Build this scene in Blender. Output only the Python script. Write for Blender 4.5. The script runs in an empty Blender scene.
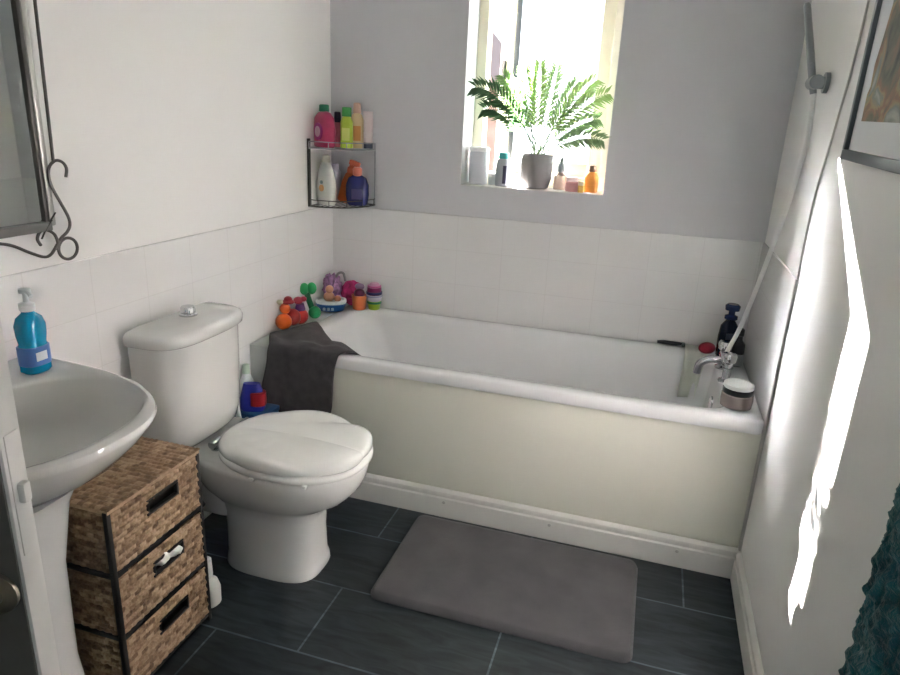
import bpy, bmesh, math, random
from mathutils import Vector, Matrix, noise
random.seed(7)
sc = bpy.context.scene
COL = sc.collection
PI = math.pi
W, D, H, T, LE = 1.815, 0.704, 0.566, 1.0125, 0.10     # room width, bath depth, bath height, tile height, ledge width

# ---------------------------------------------------------------- materials
def mat(name, col=(.8, .8, .8), rough=.5, metal=0., spec=.5, coat=0., trans=0., ior=1.45, bump=None, var=None, sheen=0., alpha=1., emit=None):
    m = bpy.data.materials.new(name); m.use_nodes = True
    nt = m.node_tree; b = nt.nodes['Principled BSDF']
    b.inputs['Base Color'].default_value = (*col, 1)
    b.inputs['Roughness'].default_value = rough
    b.inputs['Metallic'].default_value = metal
    b.inputs['Specular IOR Level'].default_value = spec
    b.inputs['Coat Weight'].default_value = coat
    b.inputs['Transmission Weight'].default_value = trans
    b.inputs['IOR'].default_value = ior
    b.inputs['Sheen Weight'].default_value = sheen
    b.inputs['Alpha'].default_value = alpha
    if emit:
        b.inputs['Emission Color'].default_value = (*emit[:3], 1); b.inputs['Emission Strength'].default_value = emit[3]
    tc = nt.nodes.new('ShaderNodeTexCoord')
    if var:   # (scale, amount) colour mottling
        n = nt.nodes.new('ShaderNodeTexNoise'); n.inputs['Scale'].default_value = var[0]; n.inputs['Detail'].default_value = 5
        nt.links.new(tc.outputs['Object'], n.inputs['Vector'])
        r = nt.nodes.new('ShaderNodeValToRGB')
        a = var[1]
        r.color_ramp.elements[0].position = .3; r.color_ramp.elements[1].position = .7
        r.color_ramp.elements[0].color = (*[c * (1 - a) for c in col], 1)
        r.color_ramp.elements[1].color = (*[min(1, c * (1 + a)) for c in col], 1)
        nt.links.new(n.outputs['Fac'], r.inputs['Fac']); nt.links.new(r.outputs['Color'], b.inputs['Base Color'])
    if bump:  # (scale, strength, distance)
        n = nt.nodes.new('ShaderNodeTexNoise'); n.inputs['Scale'].default_value = bump[0]; n.inputs['Detail'].default_value = 4
        nt.links.new(tc.outputs['Object'], n.inputs['Vector'])
        bp = nt.nodes.new('ShaderNodeBump'); bp.inputs['Strength'].default_value = bump[1]; bp.inputs['Distance'].default_value = bump[2]
        nt.links.new(n.outputs['Fac'], bp.inputs['Height']); nt.links.new(bp.outputs['Normal'], b.inputs['Normal'])
    return m

def nodes(m): return m.node_tree.nodes, m.node_tree.links, m.node_tree.nodes['Principled BSDF']

def tile_mat(name, axis, f=1.0):
    """white wall tiles 0.2 x 0.15 with faint grout; axis 0: wall runs along x, axis 1: along y"""
    m = mat(name, (.74, .73, .725), .25); N, L, b = nodes(m)
    tc = N.new('ShaderNodeTexCoord'); sp = N.new('ShaderNodeSeparateXYZ'); cb = N.new('ShaderNodeCombineXYZ')
    L.new(tc.outputs['Object'], sp.inputs[0]); L.new(sp.outputs[axis], cb.inputs[0])
    ad = N.new('ShaderNodeMath'); ad.operation = 'ADD'; ad.inputs[1].default_value = 1.5 - T
    L.new(sp.outputs[2], ad.inputs[0]); L.new(ad.outputs[0], cb.inputs[1])
    ad2 = N.new('ShaderNodeVectorMath'); ad2.operation = 'ADD'; ad2.inputs[1].default_value = (4.0, 0, 0)
    L.new(cb.outputs[0], ad2.inputs[0])
    br = N.new('ShaderNodeTexBrick'); br.offset = 0; br.inputs['Scale'].default_value = 1
    br.inputs['Brick Width'].default_value = .2; br.inputs['Row Height'].default_value = .15
    br.inputs['Mortar Size'].default_value = .0016; br.inputs['Mortar Smooth'].default_value = .3
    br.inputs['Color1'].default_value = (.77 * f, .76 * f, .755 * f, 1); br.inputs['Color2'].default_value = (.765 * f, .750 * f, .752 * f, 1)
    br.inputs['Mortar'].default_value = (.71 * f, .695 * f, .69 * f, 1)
    L.new(ad2.outputs[0], br.inputs['Vector']); L.new(br.outputs['Color'], b.inputs['Base Color'])
    bp = N.new('ShaderNodeBump'); bp.invert = True; bp.inputs['Strength'].default_value = .3; bp.inputs['Distance'].default_value = .001
    L.new(br.outputs['Fac'], bp.inputs['Height']); L.new(bp.outputs['Normal'], b.inputs['Normal'])
    return m

def floor_mat():
    m = mat('slate_tile', (.02, .026, .03), .42); N, L, b = nodes(m)
    tc = N.new('ShaderNodeTexCoord')
    mp = N.new('ShaderNodeMapping'); mp.inputs['Location'].default_value = (-.115 + 5.1, .07 + 5.6, 0)
    L.new(tc.outputs['Object'], mp.inputs['Vector'])
    br = N.new('ShaderNodeTexBrick'); br.offset = .5; br.offset_frequency = 2; br.inputs['Scale'].default_value = 1
    br.inputs['Brick Width'].default_value = .51; br.inputs['Row Height'].default_value = .28
    br.inputs['Mortar Size'].default_value = .0032; br.inputs['Mortar Smooth'].default_value = .2
    br.inputs['Color1'].default_value = (.9, .9, .9, 1); br.inputs['Color2'].default_value = (1.25, 1.25, 1.25, 1); br.inputs['Mortar'].default_value = (5.0, 5.0, 4.8, 1)
    L.new(mp.outputs[0], br.inputs['Vector'])
    m2 = N.new('ShaderNodeMapping'); m2.inputs['Scale'].default_value = (3.2, 16, 1); m2.inputs['Rotation'].default_value = (0, 0, .25)
    L.new(tc.outputs['Object'], m2.inputs['Vector'])
    n1 = N.new('ShaderNodeTexNoise'); n1.inputs['Scale'].default_value = 2.0; n1.inputs['Detail'].default_value = 8; n1.inputs['Distortion'].default_value = 1.2
    L.new(m2.outputs[0], n1.inputs['Vector'])
    rp = N.new('ShaderNodeValToRGB'); e = rp.color_ramp.elements
    e[0].position = .3; e[0].color = (.006, .009, .012, 1); e[1].position = .75; e[1].color = (.030, .038, .043, 1)
    L.new(n1.outputs['Fac'], rp.inputs['Fac'])
    mx = N.new('ShaderNodeMix'); mx.data_type = 'RGBA'; mx.blend_type = 'MULTIPLY'; mx.inputs[0].default_value = 1
    L.new(rp.outputs['Color'], mx.inputs[6]); L.new(br.outputs['Color'], mx.inputs[7]); L.new(mx.outputs[2], b.inputs['Base Color'])
    bp = N.new('ShaderNodeBump'); bp.inputs['Strength'].default_value = .25; bp.inputs['Distance'].default_value = .003
    L.new(n1.outputs['Fac'], bp.inputs['Height']); L.new(bp.outputs['Normal'], b.inputs['Normal'])
    return m

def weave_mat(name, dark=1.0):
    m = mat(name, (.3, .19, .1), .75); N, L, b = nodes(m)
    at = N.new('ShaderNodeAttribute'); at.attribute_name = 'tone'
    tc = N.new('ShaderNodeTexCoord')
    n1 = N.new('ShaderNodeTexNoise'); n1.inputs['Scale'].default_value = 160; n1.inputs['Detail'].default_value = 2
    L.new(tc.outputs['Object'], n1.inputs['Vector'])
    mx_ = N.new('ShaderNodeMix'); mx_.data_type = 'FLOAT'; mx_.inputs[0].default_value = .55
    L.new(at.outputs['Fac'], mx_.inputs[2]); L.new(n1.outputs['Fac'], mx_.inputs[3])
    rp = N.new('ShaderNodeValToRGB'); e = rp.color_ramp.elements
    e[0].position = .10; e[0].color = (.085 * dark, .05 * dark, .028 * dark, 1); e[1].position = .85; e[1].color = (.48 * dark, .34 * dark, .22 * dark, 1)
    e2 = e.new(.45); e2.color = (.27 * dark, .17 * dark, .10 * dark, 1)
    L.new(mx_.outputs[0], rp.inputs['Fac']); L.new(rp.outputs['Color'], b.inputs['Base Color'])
    return m

def pane_mat():
    """obscured window glass: scatters daylight, a small share passes straight through"""
    m = bpy.data.materials.new('obscured_glass'); m.use_nodes = True; nt = m.node_tree
    for n in list(nt.nodes):
        if n.type != 'OUTPUT_MATERIAL': nt.nodes.remove(n)
    o = nt.nodes['Material Output']
    tl = nt.nodes.new('ShaderNodeBsdfTranslucent'); tl.inputs['Color'].default_value = (.085, .095, .10, 1)
    rf = nt.nodes.new('ShaderNodeBsdfRefraction'); rf.inputs['Color'].default_value = (.22, .235, .25, 1)
    rf.inputs['Roughness'].default_value = .82; rf.inputs['IOR'].default_value = 1.18
    mx = nt.nodes.new('ShaderNodeMixShader'); mx.inputs[0].default_value = .30
    nt.links.new(tl.outputs[0], mx.inputs[1]); nt.links.new(rf.outputs[0], mx.inputs[2])
    nt.links.new(mx.outputs[0], o.inputs['Surface'])
    return m

def leaf_mat(name, c):
    m = mat(name, c, .45, var=(18, .3)); N, L, b = nodes(m)
    tl = N.new('ShaderNodeBsdfTranslucent'); tl.inputs['Color'].default_value = (c[0] * 1.8, c[1] * 1.8, c[2] * 1.3, 1)
    mx = N.new('ShaderNodeMixShader'); mx.inputs[0].default_value = .24
    o = N['Material Output']
    L.new(b.outputs[0], mx.inputs[1]); L.new(tl.outputs[0], mx.inputs[2]); L.new(mx.outputs[0], o.inputs['Surface'])
    return m

M = dict(
    paint=mat('wall_paint', (.79, .775, .765), .65, bump=(55, .08, .002)),
    backpaint_shaded=mat('wall_paint_shaded', (.545, .54, .565), .65, bump=(55, .08, .002)),  # white wall paint with the back wall's shade put into the colour
    ceil=mat('ceiling_paint', (.8, .8, .78), .8),
    tilex=tile_mat('white_tile_shaded', 0, .88), tiley=tile_mat('white_tile_side', 1),  # same tile twice, the back one darkened to carry that wall's shade
    floor=floor_mat(),
    ceramic=mat('white_ceramic', (.67, .66, .645), .12, coat=.4),
    acrylic=mat('white_acrylic', (.70, .695, .705), .16, coat=.2),
    panel=mat('cream_panel', (.62, .61, .535), .5),
    gloss=mat('white_gloss_paint', (.62, .60, .575), .3),
    ledge=mat('ledge_tile', (.66, .66, .65), .28),
    seat=mat('seat_plastic', (.84, .835, .81), .22, coat=.2),
    chrome=mat('chrome', (.62, .63, .65), .12, metal=1),
    dullmetal=mat('grey_metal', (.32, .33, .35), .3, metal=1),
    iron=mat('dark_iron', (.09, .085, .08), .4, metal=.7),
    silverbar=mat('pewter_bar', (.42, .41, .39), .35, metal=.6),
    mirror=mat('mirror_silver', (.82, .85, .82), .02, metal=1),
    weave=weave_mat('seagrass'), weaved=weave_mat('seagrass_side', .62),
    black=mat('black_frame', (.012, .011, .01), .5),
    blackg=mat('black_plastic', (.015, .015, .018), .3),
    upvc=mat('window_frame_white', (.74, .70, .58), .35),
    pane=pane_mat(),
    mat_=mat('plush_grey', (.076, .073, .077), .95, sheen=.15, bump=(420, .6, .003), var=(9, .16)),
    towel=mat('charcoal_towel', (.052, .046, .049), .95, sheen=.1, bump=(500, .7, .002), var=(30, .2)),
    teal=mat('teal_towel', (.002, .09, .105), .9, sheen=.2, bump=(160, .9, .006), var=(40, .45)),
    pot=mat('grey_pot', (.22, .21, .21), .7), soil=mat('soil', (.03, .02, .014), .9, bump=(90, .8, .004)),
    doorface=mat('door_face_shaded', (.085, .08, .07), .4, var=(4, .3)),  # shade on the door's camera side, painted into its colour
    pewter=mat('old_brass', (.30, .27, .22), .35, metal=.9),
    edge=mat('tile_edge_strip', (.50, .48, .46), .45),
    wfab=mat('white_fabric', (.72, .73, .70), .9), palefl=mat('pale_flannel', (.60, .62, .55), .9, bump=(200, .3, .002)),
)
_pl = {}
def plastic(r, g, b, rough=.3):
    k = (r, g, b, rough)
    if k not in _pl: _pl[k] = mat('plastic_%d' % len(_pl), (r, g, b), rough)
    return _pl[k]

# ---------------------------------------------------------------- mesh helpers
def add(bm, other_vs_faces):
    vs, fs = other_vs_faces
    bv = [bm.verts.new(v) for v in vs]
    for f in fs:
        try: bm.faces.new([bv[i] for i in f])
        except ValueError: pass
    return bv
def loft(bm, loops, cap0=True, cap1=True, closed=True):
    n = len(loops[0]); rows = [[bm.verts.new(p) for p in lp] for lp in loops]
    for a, b in zip(rows, rows[1:]):
        for i in range(n if closed else n - 1):
            j = (i + 1) % n
            bm.faces.new((a[i], a[j], b[j], b[i]))
    if cap0: bm.faces.new(list(reversed(rows[0])))
    if cap1: bm.faces.new(rows[-1])
    return rows
def box(bm, x0, x1, y0, y1, z0, z1, bev=0., seg=2):
    r = bmesh.ops.create_cube(bm, size=1)
    vs = r['verts']
    for v in vs: v.co = Vector(((x0 + x1) / 2 + v.co.x * (x1 - x0), (y0 + y1) / 2 + v.co.y * (y1 - y0), (z0 + z1) / 2 + v.co.z * (z1 - z0)))
    if bev:
        es = list({e for v in vs for e in v.link_edges})
        bmesh.ops.bevel(bm, geom=es, offset=bev, segments=seg, affect='EDGES', profile=.5)
def lathe(bm, prof, n=28, c=(0, 0, 0), sx=1., sy=1., rot=None):
    """prof: (radius, z) from bottom to top"""
    loops = []
    for r, z in prof:
        lp = []
        for i in range(n):
            a = 2 * PI * i / n; p = Vector((max(r, 1e-4) * math.cos(a) * sx, max(r, 1e-4) * math.sin(a) * sy, z))
            if rot is not None: p = rot @ p
            lp.append(p + Vector(c))
        loops.append(lp)
    loft(bm, loops)
def tube(bm, pts, r, n=10, cap=True, closed=False):
    pts = [Vector(p) for p in pts]; rr = r if isinstance(r, (list, tuple)) else [r] * len(pts)
    loops = []; t0 = None; nrm = None; m = len(pts)
    for i, p in enumerate(pts):
        if closed: t = pts[(i + 1) % m] - pts[i - 1]
        else: t = pts[min(i + 1, m - 1)] - pts[max(i - 1, 0)]
        t.normalize()
        if nrm is None:
            nrm = t.orthogonal().normalized()
        else:
            nrm = (nrm - t * nrm.dot(t)); nrm = nrm.normalized() if nrm.length > 1e-6 else t.orthogonal().normalized()
        bi = t.cross(nrm)
        loops.append([p + (nrm * math.cos(2 * PI * k / n) + bi * math.sin(2 * PI * k / n)) * rr[i] for k in range(n)])
    if closed: loops.append(loops[0]); loft(bm, loops, False, False); bmesh.ops.remove_doubles(bm, verts=bm.verts, dist=1e-6)
    else: loft(bm, loops, cap, cap)
def smooth_path(pts, k=8):
    pts = [Vector(p) for p in pts]; out = []
    for i in range(len(pts) - 1):
        p0 = pts[max(i - 1, 0)]; p1 = pts[i]; p2 = pts[i + 1]; p3 = pts[min(i + 2, len(pts) - 1)]
        for s in range(k):
            t = s / k
            out.append(.5 * ((2 * p1) + (p2 - p0) * t + (2 * p0 - 5 * p1 + 4 * p2 - p3) * t * t + (3 * p1 - p0 - 3 * p2 + p3) * t ** 3))
    out.append(pts[-1]); return out
def sellipse(cx, cy, a, b, e=2., n=48, z=0.):
    out = []
    for i in range(n):
        t = 2 * PI * i / n; c, s = math.cos(t), math.sin(t)
        out.append(Vector((cx + a * math.copysign(abs(c) ** (2 / e), c), cy + b * math.copysign(abs(s) ** (2 / e), s), z)))
    return out
def rrect(x0, x1, y0, y1, r, z, k=8):
    out = []
    for cx, cy, a0 in ((x1 - r, y1 - r, 0), (x0 + r, y1 - r, PI / 2), (x0 + r, y0 + r, PI), (x1 - r, y0 + r, 1.5 * PI)):
        for i in range(k + 1):
            a = a0 + PI / 2 * i / k; out.append(Vector((cx + r * math.cos(a), cy + r * math.sin(a), z)))
    return out
def obj(name, bm, m, parent=None, loc=None, smooth=True, ang=38, mods=None):
    bmesh.ops.recalc_face_normals(bm, faces=bm.faces)
    me = bpy.data.meshes.new(name); bm.to_mesh(me); bm.free()
    if smooth:
        me.shade_smooth(); me.set_sharp_from_angle(angle=math.radians(ang))
    me.materials.append(m)
    o = bpy.data.objects.new(name, me); COL.objects.link(o)
    if parent: o.parent = parent
    if loc: o.location = loc
    return o
def B(): return bmesh.new()
def tag(o, label, cat, group=None):
    o['label'] = label; o['category'] = cat
    if group: o['group'] = group
    return o
def thing(name, label, cat, loc=(0, 0, 0), rz=0., group=None):
    o = bpy.data.objects.new(name, None); o.empty_display_size = .05; COL.objects.link(o)
    o.location = loc; o.rotation_euler = (0, 0, rz); return tag(o, label, cat, group)
def struct(name, bm, m, smooth=False, parent=None):
    o = obj(name, bm, m, parent, smooth=smooth)
    if not parent: o['kind'] = 'structure'
    return o

# ---------------------------------------------------------------- room shell
Y0 = -3.35; ZC = 2.4; WT = .28
WX0, WX1, WZ0, WZ1 = .600, 1.193, 1.140, 2.045          # window opening
bm = B(); box(bm, -.1, W + .1, Y0 - .1, WT, -.1, 0); struct('floor', bm, M['floor'])
bm = B(); box(bm, -.1, W + .1, Y0 - .1, WT, ZC, ZC + .1); struct('ceiling', bm, M['ceil'])
bm = B(); box(bm, -.1, 0, Y0, WT, 0, ZC); struct('wall_left', bm, M['paint'])
bm = B(); box(bm, W, W + .1, Y0, WT, 0, ZC); struct('wall_right', bm, M['paint'])
DX0, DX1, DZ = 1.40, 1.76, 1.98     # unseen doorway added behind the camera to let in sky light as fill
bm = B(); box(bm, -.1, DX0, Y0 - .1, Y0, 0, ZC); box(bm, DX1, W + .1, Y0 - .1, Y0, 0, ZC); box(bm, DX0, DX1, Y0 - .1, Y0, DZ, ZC); struct('wall_front', bm, M['paint'])
bm = B()
box(bm, 0, WX0, 0, WT, 0, ZC); box(bm, WX1, W, 0, WT, 0, ZC); box(bm, WX0, WX1, 0, WT, 0, WZ0); box(bm, WX0, WX1, 0, WT, WZ1, ZC)
struct('wall_back', bm, M['backpaint_shaded'])
# tiled lower walls, 7 mm proud
bm = B(); box(bm, 0, .007, -2.2, 0, 0, T, .002, 1); struct('trim_1', bm, M['tiley'])
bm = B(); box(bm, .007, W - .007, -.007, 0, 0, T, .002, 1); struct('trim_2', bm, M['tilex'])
bm = B(); box(bm, W - .007, W, -D + .012, 0, 0, T, .002, 1); struct('trim_3', bm, M['tiley'])
# pale edging strip where the tiling on the right wall stops, carried on up the wall
bm = B(); tube(bm, smooth_path([(W - .006, -D + .008, .1), (W - .006, -D + .006, T)], 2), .0045, 8); struct('trim_4', bm, M['edge'], True)
bm = B(); tube(bm, smooth_path([(W - .004, -D + .008, T), (W - .004, -.69, 1.23), (W - .004, -.765, 1.44), (W - .004, -.82, 1.69), (W - .004, -.84, ZC)], 6), .0028, 8)
struct('trim_5', bm, M['edge'], True)
# boxed tiled ledge between bath and left wall
bm = B(); box(bm, .007, LE, -D, -.007, 0, H - .004, .003, 2); struct('trim_6', bm, M['ledge'])
# skirtings
def skirting(a, b, nrm, name, h=.105, d=.018):
    a = Vector(a); b = Vector(b); nv = Vector(nrm); up = Vector((0, 0, 1))
    prof = [(0, 0), (d, 0), (d, h * .70), (d * .72, h * .74), (d * .78, h * .80), (d * .9, h * .86), (d * .85, h * .93), (d * .5, h * .985), (0, h)]
    bm = B(); loft(bm, [[p + nv * x + up * z for x, z in prof] for p in (a, b)])
    return struct(name, bm, M['gloss'], True)
sk = skirting((.0, -D + .016, 0), (W, -D + .016, 0), (0, -1, 0), 'baseboard_back', .108, .02)
for x, z in ((.80, .062), (1.19, .060), (1.62, .062), (.43, .062)):
    bm = B(); lathe(bm, [(.006, 0), (.006, .002), (.004, .003)], 12, rot=Matrix.Rotation(PI / 2, 3, 'X'), c=(x, -D - .0035, z)); obj('screw_cap', bm, M['silverbar'], sk)
skirting((W, -D - .004, 0), (W, Y0, 0), (-1, 0, 0), 'baseboard_right', .105, .018)

# ---------------------------------------------------------------- window (outer frame, sash ajar, obscured glass)
wy0, wy1 = .16, .24
wf = B()
box(wf, WX0, WX0 + .042, wy0, wy1, WZ0, WZ1, .004); box(wf, WX1 - .04, WX1, wy0, wy1, WZ0, WZ1, .004)
box(wf, WX0 + .042, WX1 - .04, wy0, wy1, WZ0, WZ0 + .05, .004); box(wf, WX0 + .042, WX1 - .04, wy0, wy1, 2.0, WZ1, .004)
win = struct('window_1', wf, M['upvc'])
sash = bpy.data.objects.new('sash', None); COL.objects.link(sash); sash.parent = win
sash.location = (WX1 - .042, wy0 + .04, 0); sash.rotation_euler = (0, 0, -math.radians(14.0))
SL = .503; z0, z1, sw = WZ0 + .052, 1.992, .055
bm = B()
box(bm, -SL, -SL + sw, 0, .045, z0, z1, .004); box(bm, -sw, 0, 0, .045, z0, z1, .004)
box(bm, -SL + sw, -sw, 0, .045, z0, z0 + sw, .004); box(bm, -SL + sw, -sw, 0, .045, z1 - sw, z1, .004)
obj('sash_frame', bm, M['upvc'], sash)
bm = B(); add(bm, ([(-SL + sw - .004, .022, z0 + sw - .004), (-sw + .004, .022, z0 + sw - .004), (-sw + .004, .022, z1 - sw + .004), (-SL + sw - .004, .022, z1 - sw + .004)], [(0, 1, 2, 3)])); obj('pane', bm, M['pane'], sash, smooth=False)
bm = B(); box(bm, -SL + .012, -SL + .032, -.014, 0, 1.56, 1.66, .004); box(bm, -SL + .014, -SL + .03, -.03, -.012, 1.565, 1.585, .004); obj('window_handle', bm, M['blackg'], sash)
# sill board
bm = B(); box(bm, WX0, WX1, .0, wy0 + .01, WZ0 - .002, WZ0 + .004, .002); struct('trim_7', bm, M['gloss'])

# neighbouring house seen through the gap of the open sash
hs = thing('neighbour_house', 'pinkish brick neighbouring house glimpsed through the gap beside the window sash', 'house', (-3.6, 10.5, 0))
brickm = mat('pink_brick', (.50, .30, .24), .8, var=(3, .2))
bm = B(); lo = [(-3, -0, -3), (2.1, 0, -3), (2.1, 0, 1.6), (-.4, 0, 4.2), (-3, 0, 1.6)]
loft(bm, [[Vector(p) for p in lo], [Vector((x, 5, z)) for x, y, z in lo]]); obj('brick_wall', bm, brickm, hs, smooth=False)
bm = B(); lo = [(-3.3, -.2, 1.4), (-.4, -.2, 4.35), (2.4, -.2, 1.4), (2.4, -.2, 1.55), (-.4, -.2, 4.5), (-3.3, -.2, 1.55)]
loft(bm, [[Vector(p) for p in lo], [Vector((x, 5.2, z)) for x, y, z in lo]]); obj('roof', bm, mat('slate_roof', (.42, .29, .26), .8), hs, smooth=False)
fr = B(); box(fr, .9, 1.5, -.05, .02, -.3, 1.0); f = obj('house_window', fr, M['upvc'], hs, smooth=False)
fr = B(); box(fr, .95, 1.45, -.07, -.04, -.25, .95); obj('window_glass', fr, M['blackg'], f, smooth=False)

# ---------------------------------------------------------------- bath
BX0, BX1 = LE + .002, W - .009
bath = thing('bathtub', 'white acrylic bathtub with cream side panel under the window', 'bathtub', (BX0, -D, 0))
def bl(dx0, dx1, dy0, dy1, r, z): return rrect(dx0, BX1 - BX0 - dx1, dy0, D - .009 - dy1, r, z, 10)
bm = B()
loft(bm, [bl(.004, .004, .004, .004, .02, H - .046), bl(.0, 0, 0, 0, .022, H - .042), bl(0, 0, 0, 0, .022, H - .010), bl(.003, .003, .003, .003, .02, H - .003), bl(.010, .01, .010, .01, .02, H),
          bl(.055, .085, .052, .04, .10, H - .002), bl(.066, .1, .062, .05, .10, H - .010), bl(.074, .108, .069, .057, .10, H - .030),
          bl(.115, .125, .085, .075, .11, H - .16), bl(.20, .145, .105, .095, .11, H - .32), bl(.25, .17, .125, .115, .10, H - .385), bl(.31, .21, .16, .15, .08, H - .405)], False, True)
obj('tub', bm, M['acrylic'], bath, ang=50)
bm = B(); box(bm, .004, BX1 - BX0 - .0, .020, .030, .002, H - .044, .002); obj('side_panel', bm, M['panel'], bath)
bm = B(); lathe(bm, [(.03, 0), (.03, .003), (.022, .006), (.001, .006)], 20, c=(1.44, .34, H - .405)); obj('plug_hole', bm, M['chrome'], bath)
bm = B(); lathe(bm, [(.028, 0), (.028, .006), (.02, .01), (.001, .01)], 20, c=(BX1 - BX0 - .118, .35, H - .1), rot=Matrix.Rotation(-PI / 2, 3, 'Y')); obj('overflow', bm, M['chrome'], bath)

# bath shower mixer at the right hand end
mx = thing('bath_mixer_tap', 'chrome bath shower mixer tap on the right end of the tub', 'tap', (1.715, -.30, H))
bm = B(); tube(bm, [(0, -.075, .055), (0, .075, .055)], .018, 14)
tube(bm, [(0, 0, .055), (0, 0, .085)], .013, 12)
obj('tap_body', bm, M['chrome'], mx)
for s in (-1, 1):
    bm = B(); lathe(bm, [(.026, 0), (.026, .006), (.014, .012), (.014, .05)], 16, c=(0, .075 * s, 0)); obj('tap_leg', bm, M['chrome'], mx)
    bm = B(); lathe(bm, [(.012, .05), (.016, .068), (.024, .075), (.026, .095), (.022, .104), (.001, .106)], 16, c=(0, .075 * s, 0)); obj('tap_handle', bm, M['chrome'], mx)
bm = B(); tube(bm, smooth_path([(0, 0, .05), (-.05, -.0, .052), (-.085, 0, .03), (-.092, 0, -.008)]), [.014] * 25, 12); obj('spout', bm, M['chrome'], mx)
# shower
sh = thing('hand_shower', 'slim chrome hand shower in its wall bracket with hose hanging down', 'shower', (W, -.545, 1.545))
bm = B(); tube(bm, [(-.001, 0, 0), (-.012, 0, 0)], .028, 20); tube(bm, [(-.01, 0, 0), (-.028, 0, .0)], .017, 16); tube(bm, [(-.036, -.035, .0), (-.036, .03, -.0)], .019, 16)
obj('wall_bracket', bm, M['dullmetal'], sh)
a = Vector((-.033, 0, -.03)); b_ = Vector((-.092, .012, .205))
bm = B(); tube(bm, [a, a.lerp(b_, .1), a.lerp(b_, .35), a.lerp(b_, .75), a.lerp(b_, .97), b_], [.009, .010, .0105, .0100, .0095, .006], 16); obj('handset', bm, M['dullmetal'], sh)
bm = B()
hp = smooth_path([(W - .033, -.545, 1.52), (W - .024, -.525, 1.45), (W - .016, -.495, 1.38), (W - .014, -.45, 1.30), (W - .02, -.42, 1.19), (W - .036, -.40, 1.062), (W - .055, -.36, .90), (W - .078, -.325, .75), (W - .1, -.302, .66), (W - .1, -.30, .645)], 8)
tube(bm, [Vector(p) - Vector((W, -.545, 1.545)) for p in hp], .0075, 10)
hose = obj('hose', bm, mat('hose_steel', (.78, .78, .77), .35, metal=.25), sh)

# ---------------------------------------------------------------- toilet
TY = -1.125
wc = thing('toilet', 'white close coupled toilet with shell lid against the left wall', 'toilet', (0, TY, 0))
def tl(x0, x1, b, z, e=2.4, n=56): return sellipse((x0 + x1) / 2, 0, (x1 - x0) / 2, b, e, n, z)
bm = B()
loft(bm, [tl(.204, .526, .111, 0, 3.2), tl(.202, .528, .112, .008, 3.2), tl(.204, .525, .110, .026, 3.1), tl(.206, .520, .107, .045, 3.0), tl(.206, .517, .105, .14, 3.0), tl(.200, .522, .107, .20, 3.0), tl(.18, .532, .114, .232, 2.6),
          tl(.15, .570, .132, .256, 2.4), tl(.12, .618, .155, .285, 2.3), tl(.10, .648, .173, .320, 2.2), tl(.09, .662, .182, .352, 2.2), tl(.09, .668, .185, .385, 2.2), tl(.092, .665, .183, .395, 2.2), tl(.1, .655, .177, .399, 2.2)], True, True)
obj('pan', bm, M['ceramic'], wc, ang=60)
# cistern platform and outlet behind the bowl
bm = B(); loft(bm, [rrect(.03, .25, -.09, .09, .03, .18), rrect(.02, .27, -.115, .115, .04, .30), rrect(.012, .285, -.145, .145, .05, .37), rrect(.012, .29, -.15, .15, .05, .396), rrect(.018, .285, -.145, .145, .05, .402)])
obj('cistern_platform', bm, M['ceramic'], wc, ang=50)
bm = B(); tube(bm, smooth_path([(.16, 0, .19), (.09, 0, .19), (.02, 0, .19)], 4), .055, 20); obj('outlet_pipe', bm, plastic(.62, .60, .55), wc)
def cis(x1, b, z, x0=.034):   # D-shaped cistern section: flat at the wall, bowed front
    out = []
    for i in range(13):
        t = i / 12; out.append(Vector((x0, b - 2 * b * t - .02, z)))
    for i in range(1, 28):
        a = -PI / 2 + PI * i / 28
        c, s = math.cos(a), math.sin(a)
        out.append(Vector((x0 + (x1 - x0) * abs(c) ** .42, b * math.copysign(abs(s) ** .62, s) - .02, z)))
    return out
bm = B(); loft(bm, [cis(.12, .13, .402), cis(.150, .155, .412), cis(.170, .168, .435), cis(.180, .176, .48), cis(.184, .182, .60), cis(.186, .186, .755)]); obj('cistern', bm, M['ceramic'], wc, ang=60)
bm = B(); loft(bm, [cis(.192, .191, .752), cis(.198, .198, .757), cis(.200, .200, .775), cis(.196, .196, .787), cis(.184, .185, .793), cis(.13, .14, .798)], True, True); obj('cistern_lid', bm, M['ceramic'], wc, ang=60)
bm = B(); lathe(bm, [(.027, .796), (.027, .803), (.022, .806), (.022, .822), (.019, .826), (.001, .826)], 24, c=(.085, -.005, 0)); obj('flush_button', bm, M['chrome'], wc)
# seat ring
def so(x0, x1, b, z, n=72, e=2.25): return sellipse((x0 + x1) / 2, 0, (x1 - x0) / 2, b, e, n, z)
bm = B()
r = loft(bm, [so(.210, .672, .186, .402), so(.205, .677, .190, .408), so(.205, .677, .190, .416), so(.211, .671, .184, .422), so(.29, .60, .115, .424), so(.30, .59, .105, .410), so(.295, .595, .11, .402)], False, False)
for i in range(72):
    j = (i + 1) % 72; bm.faces.new((r[0][i], r[-1][i], r[-1][j], r[0][j]))
obj('seat', bm, M['seat'], wc, ang=50)
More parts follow.
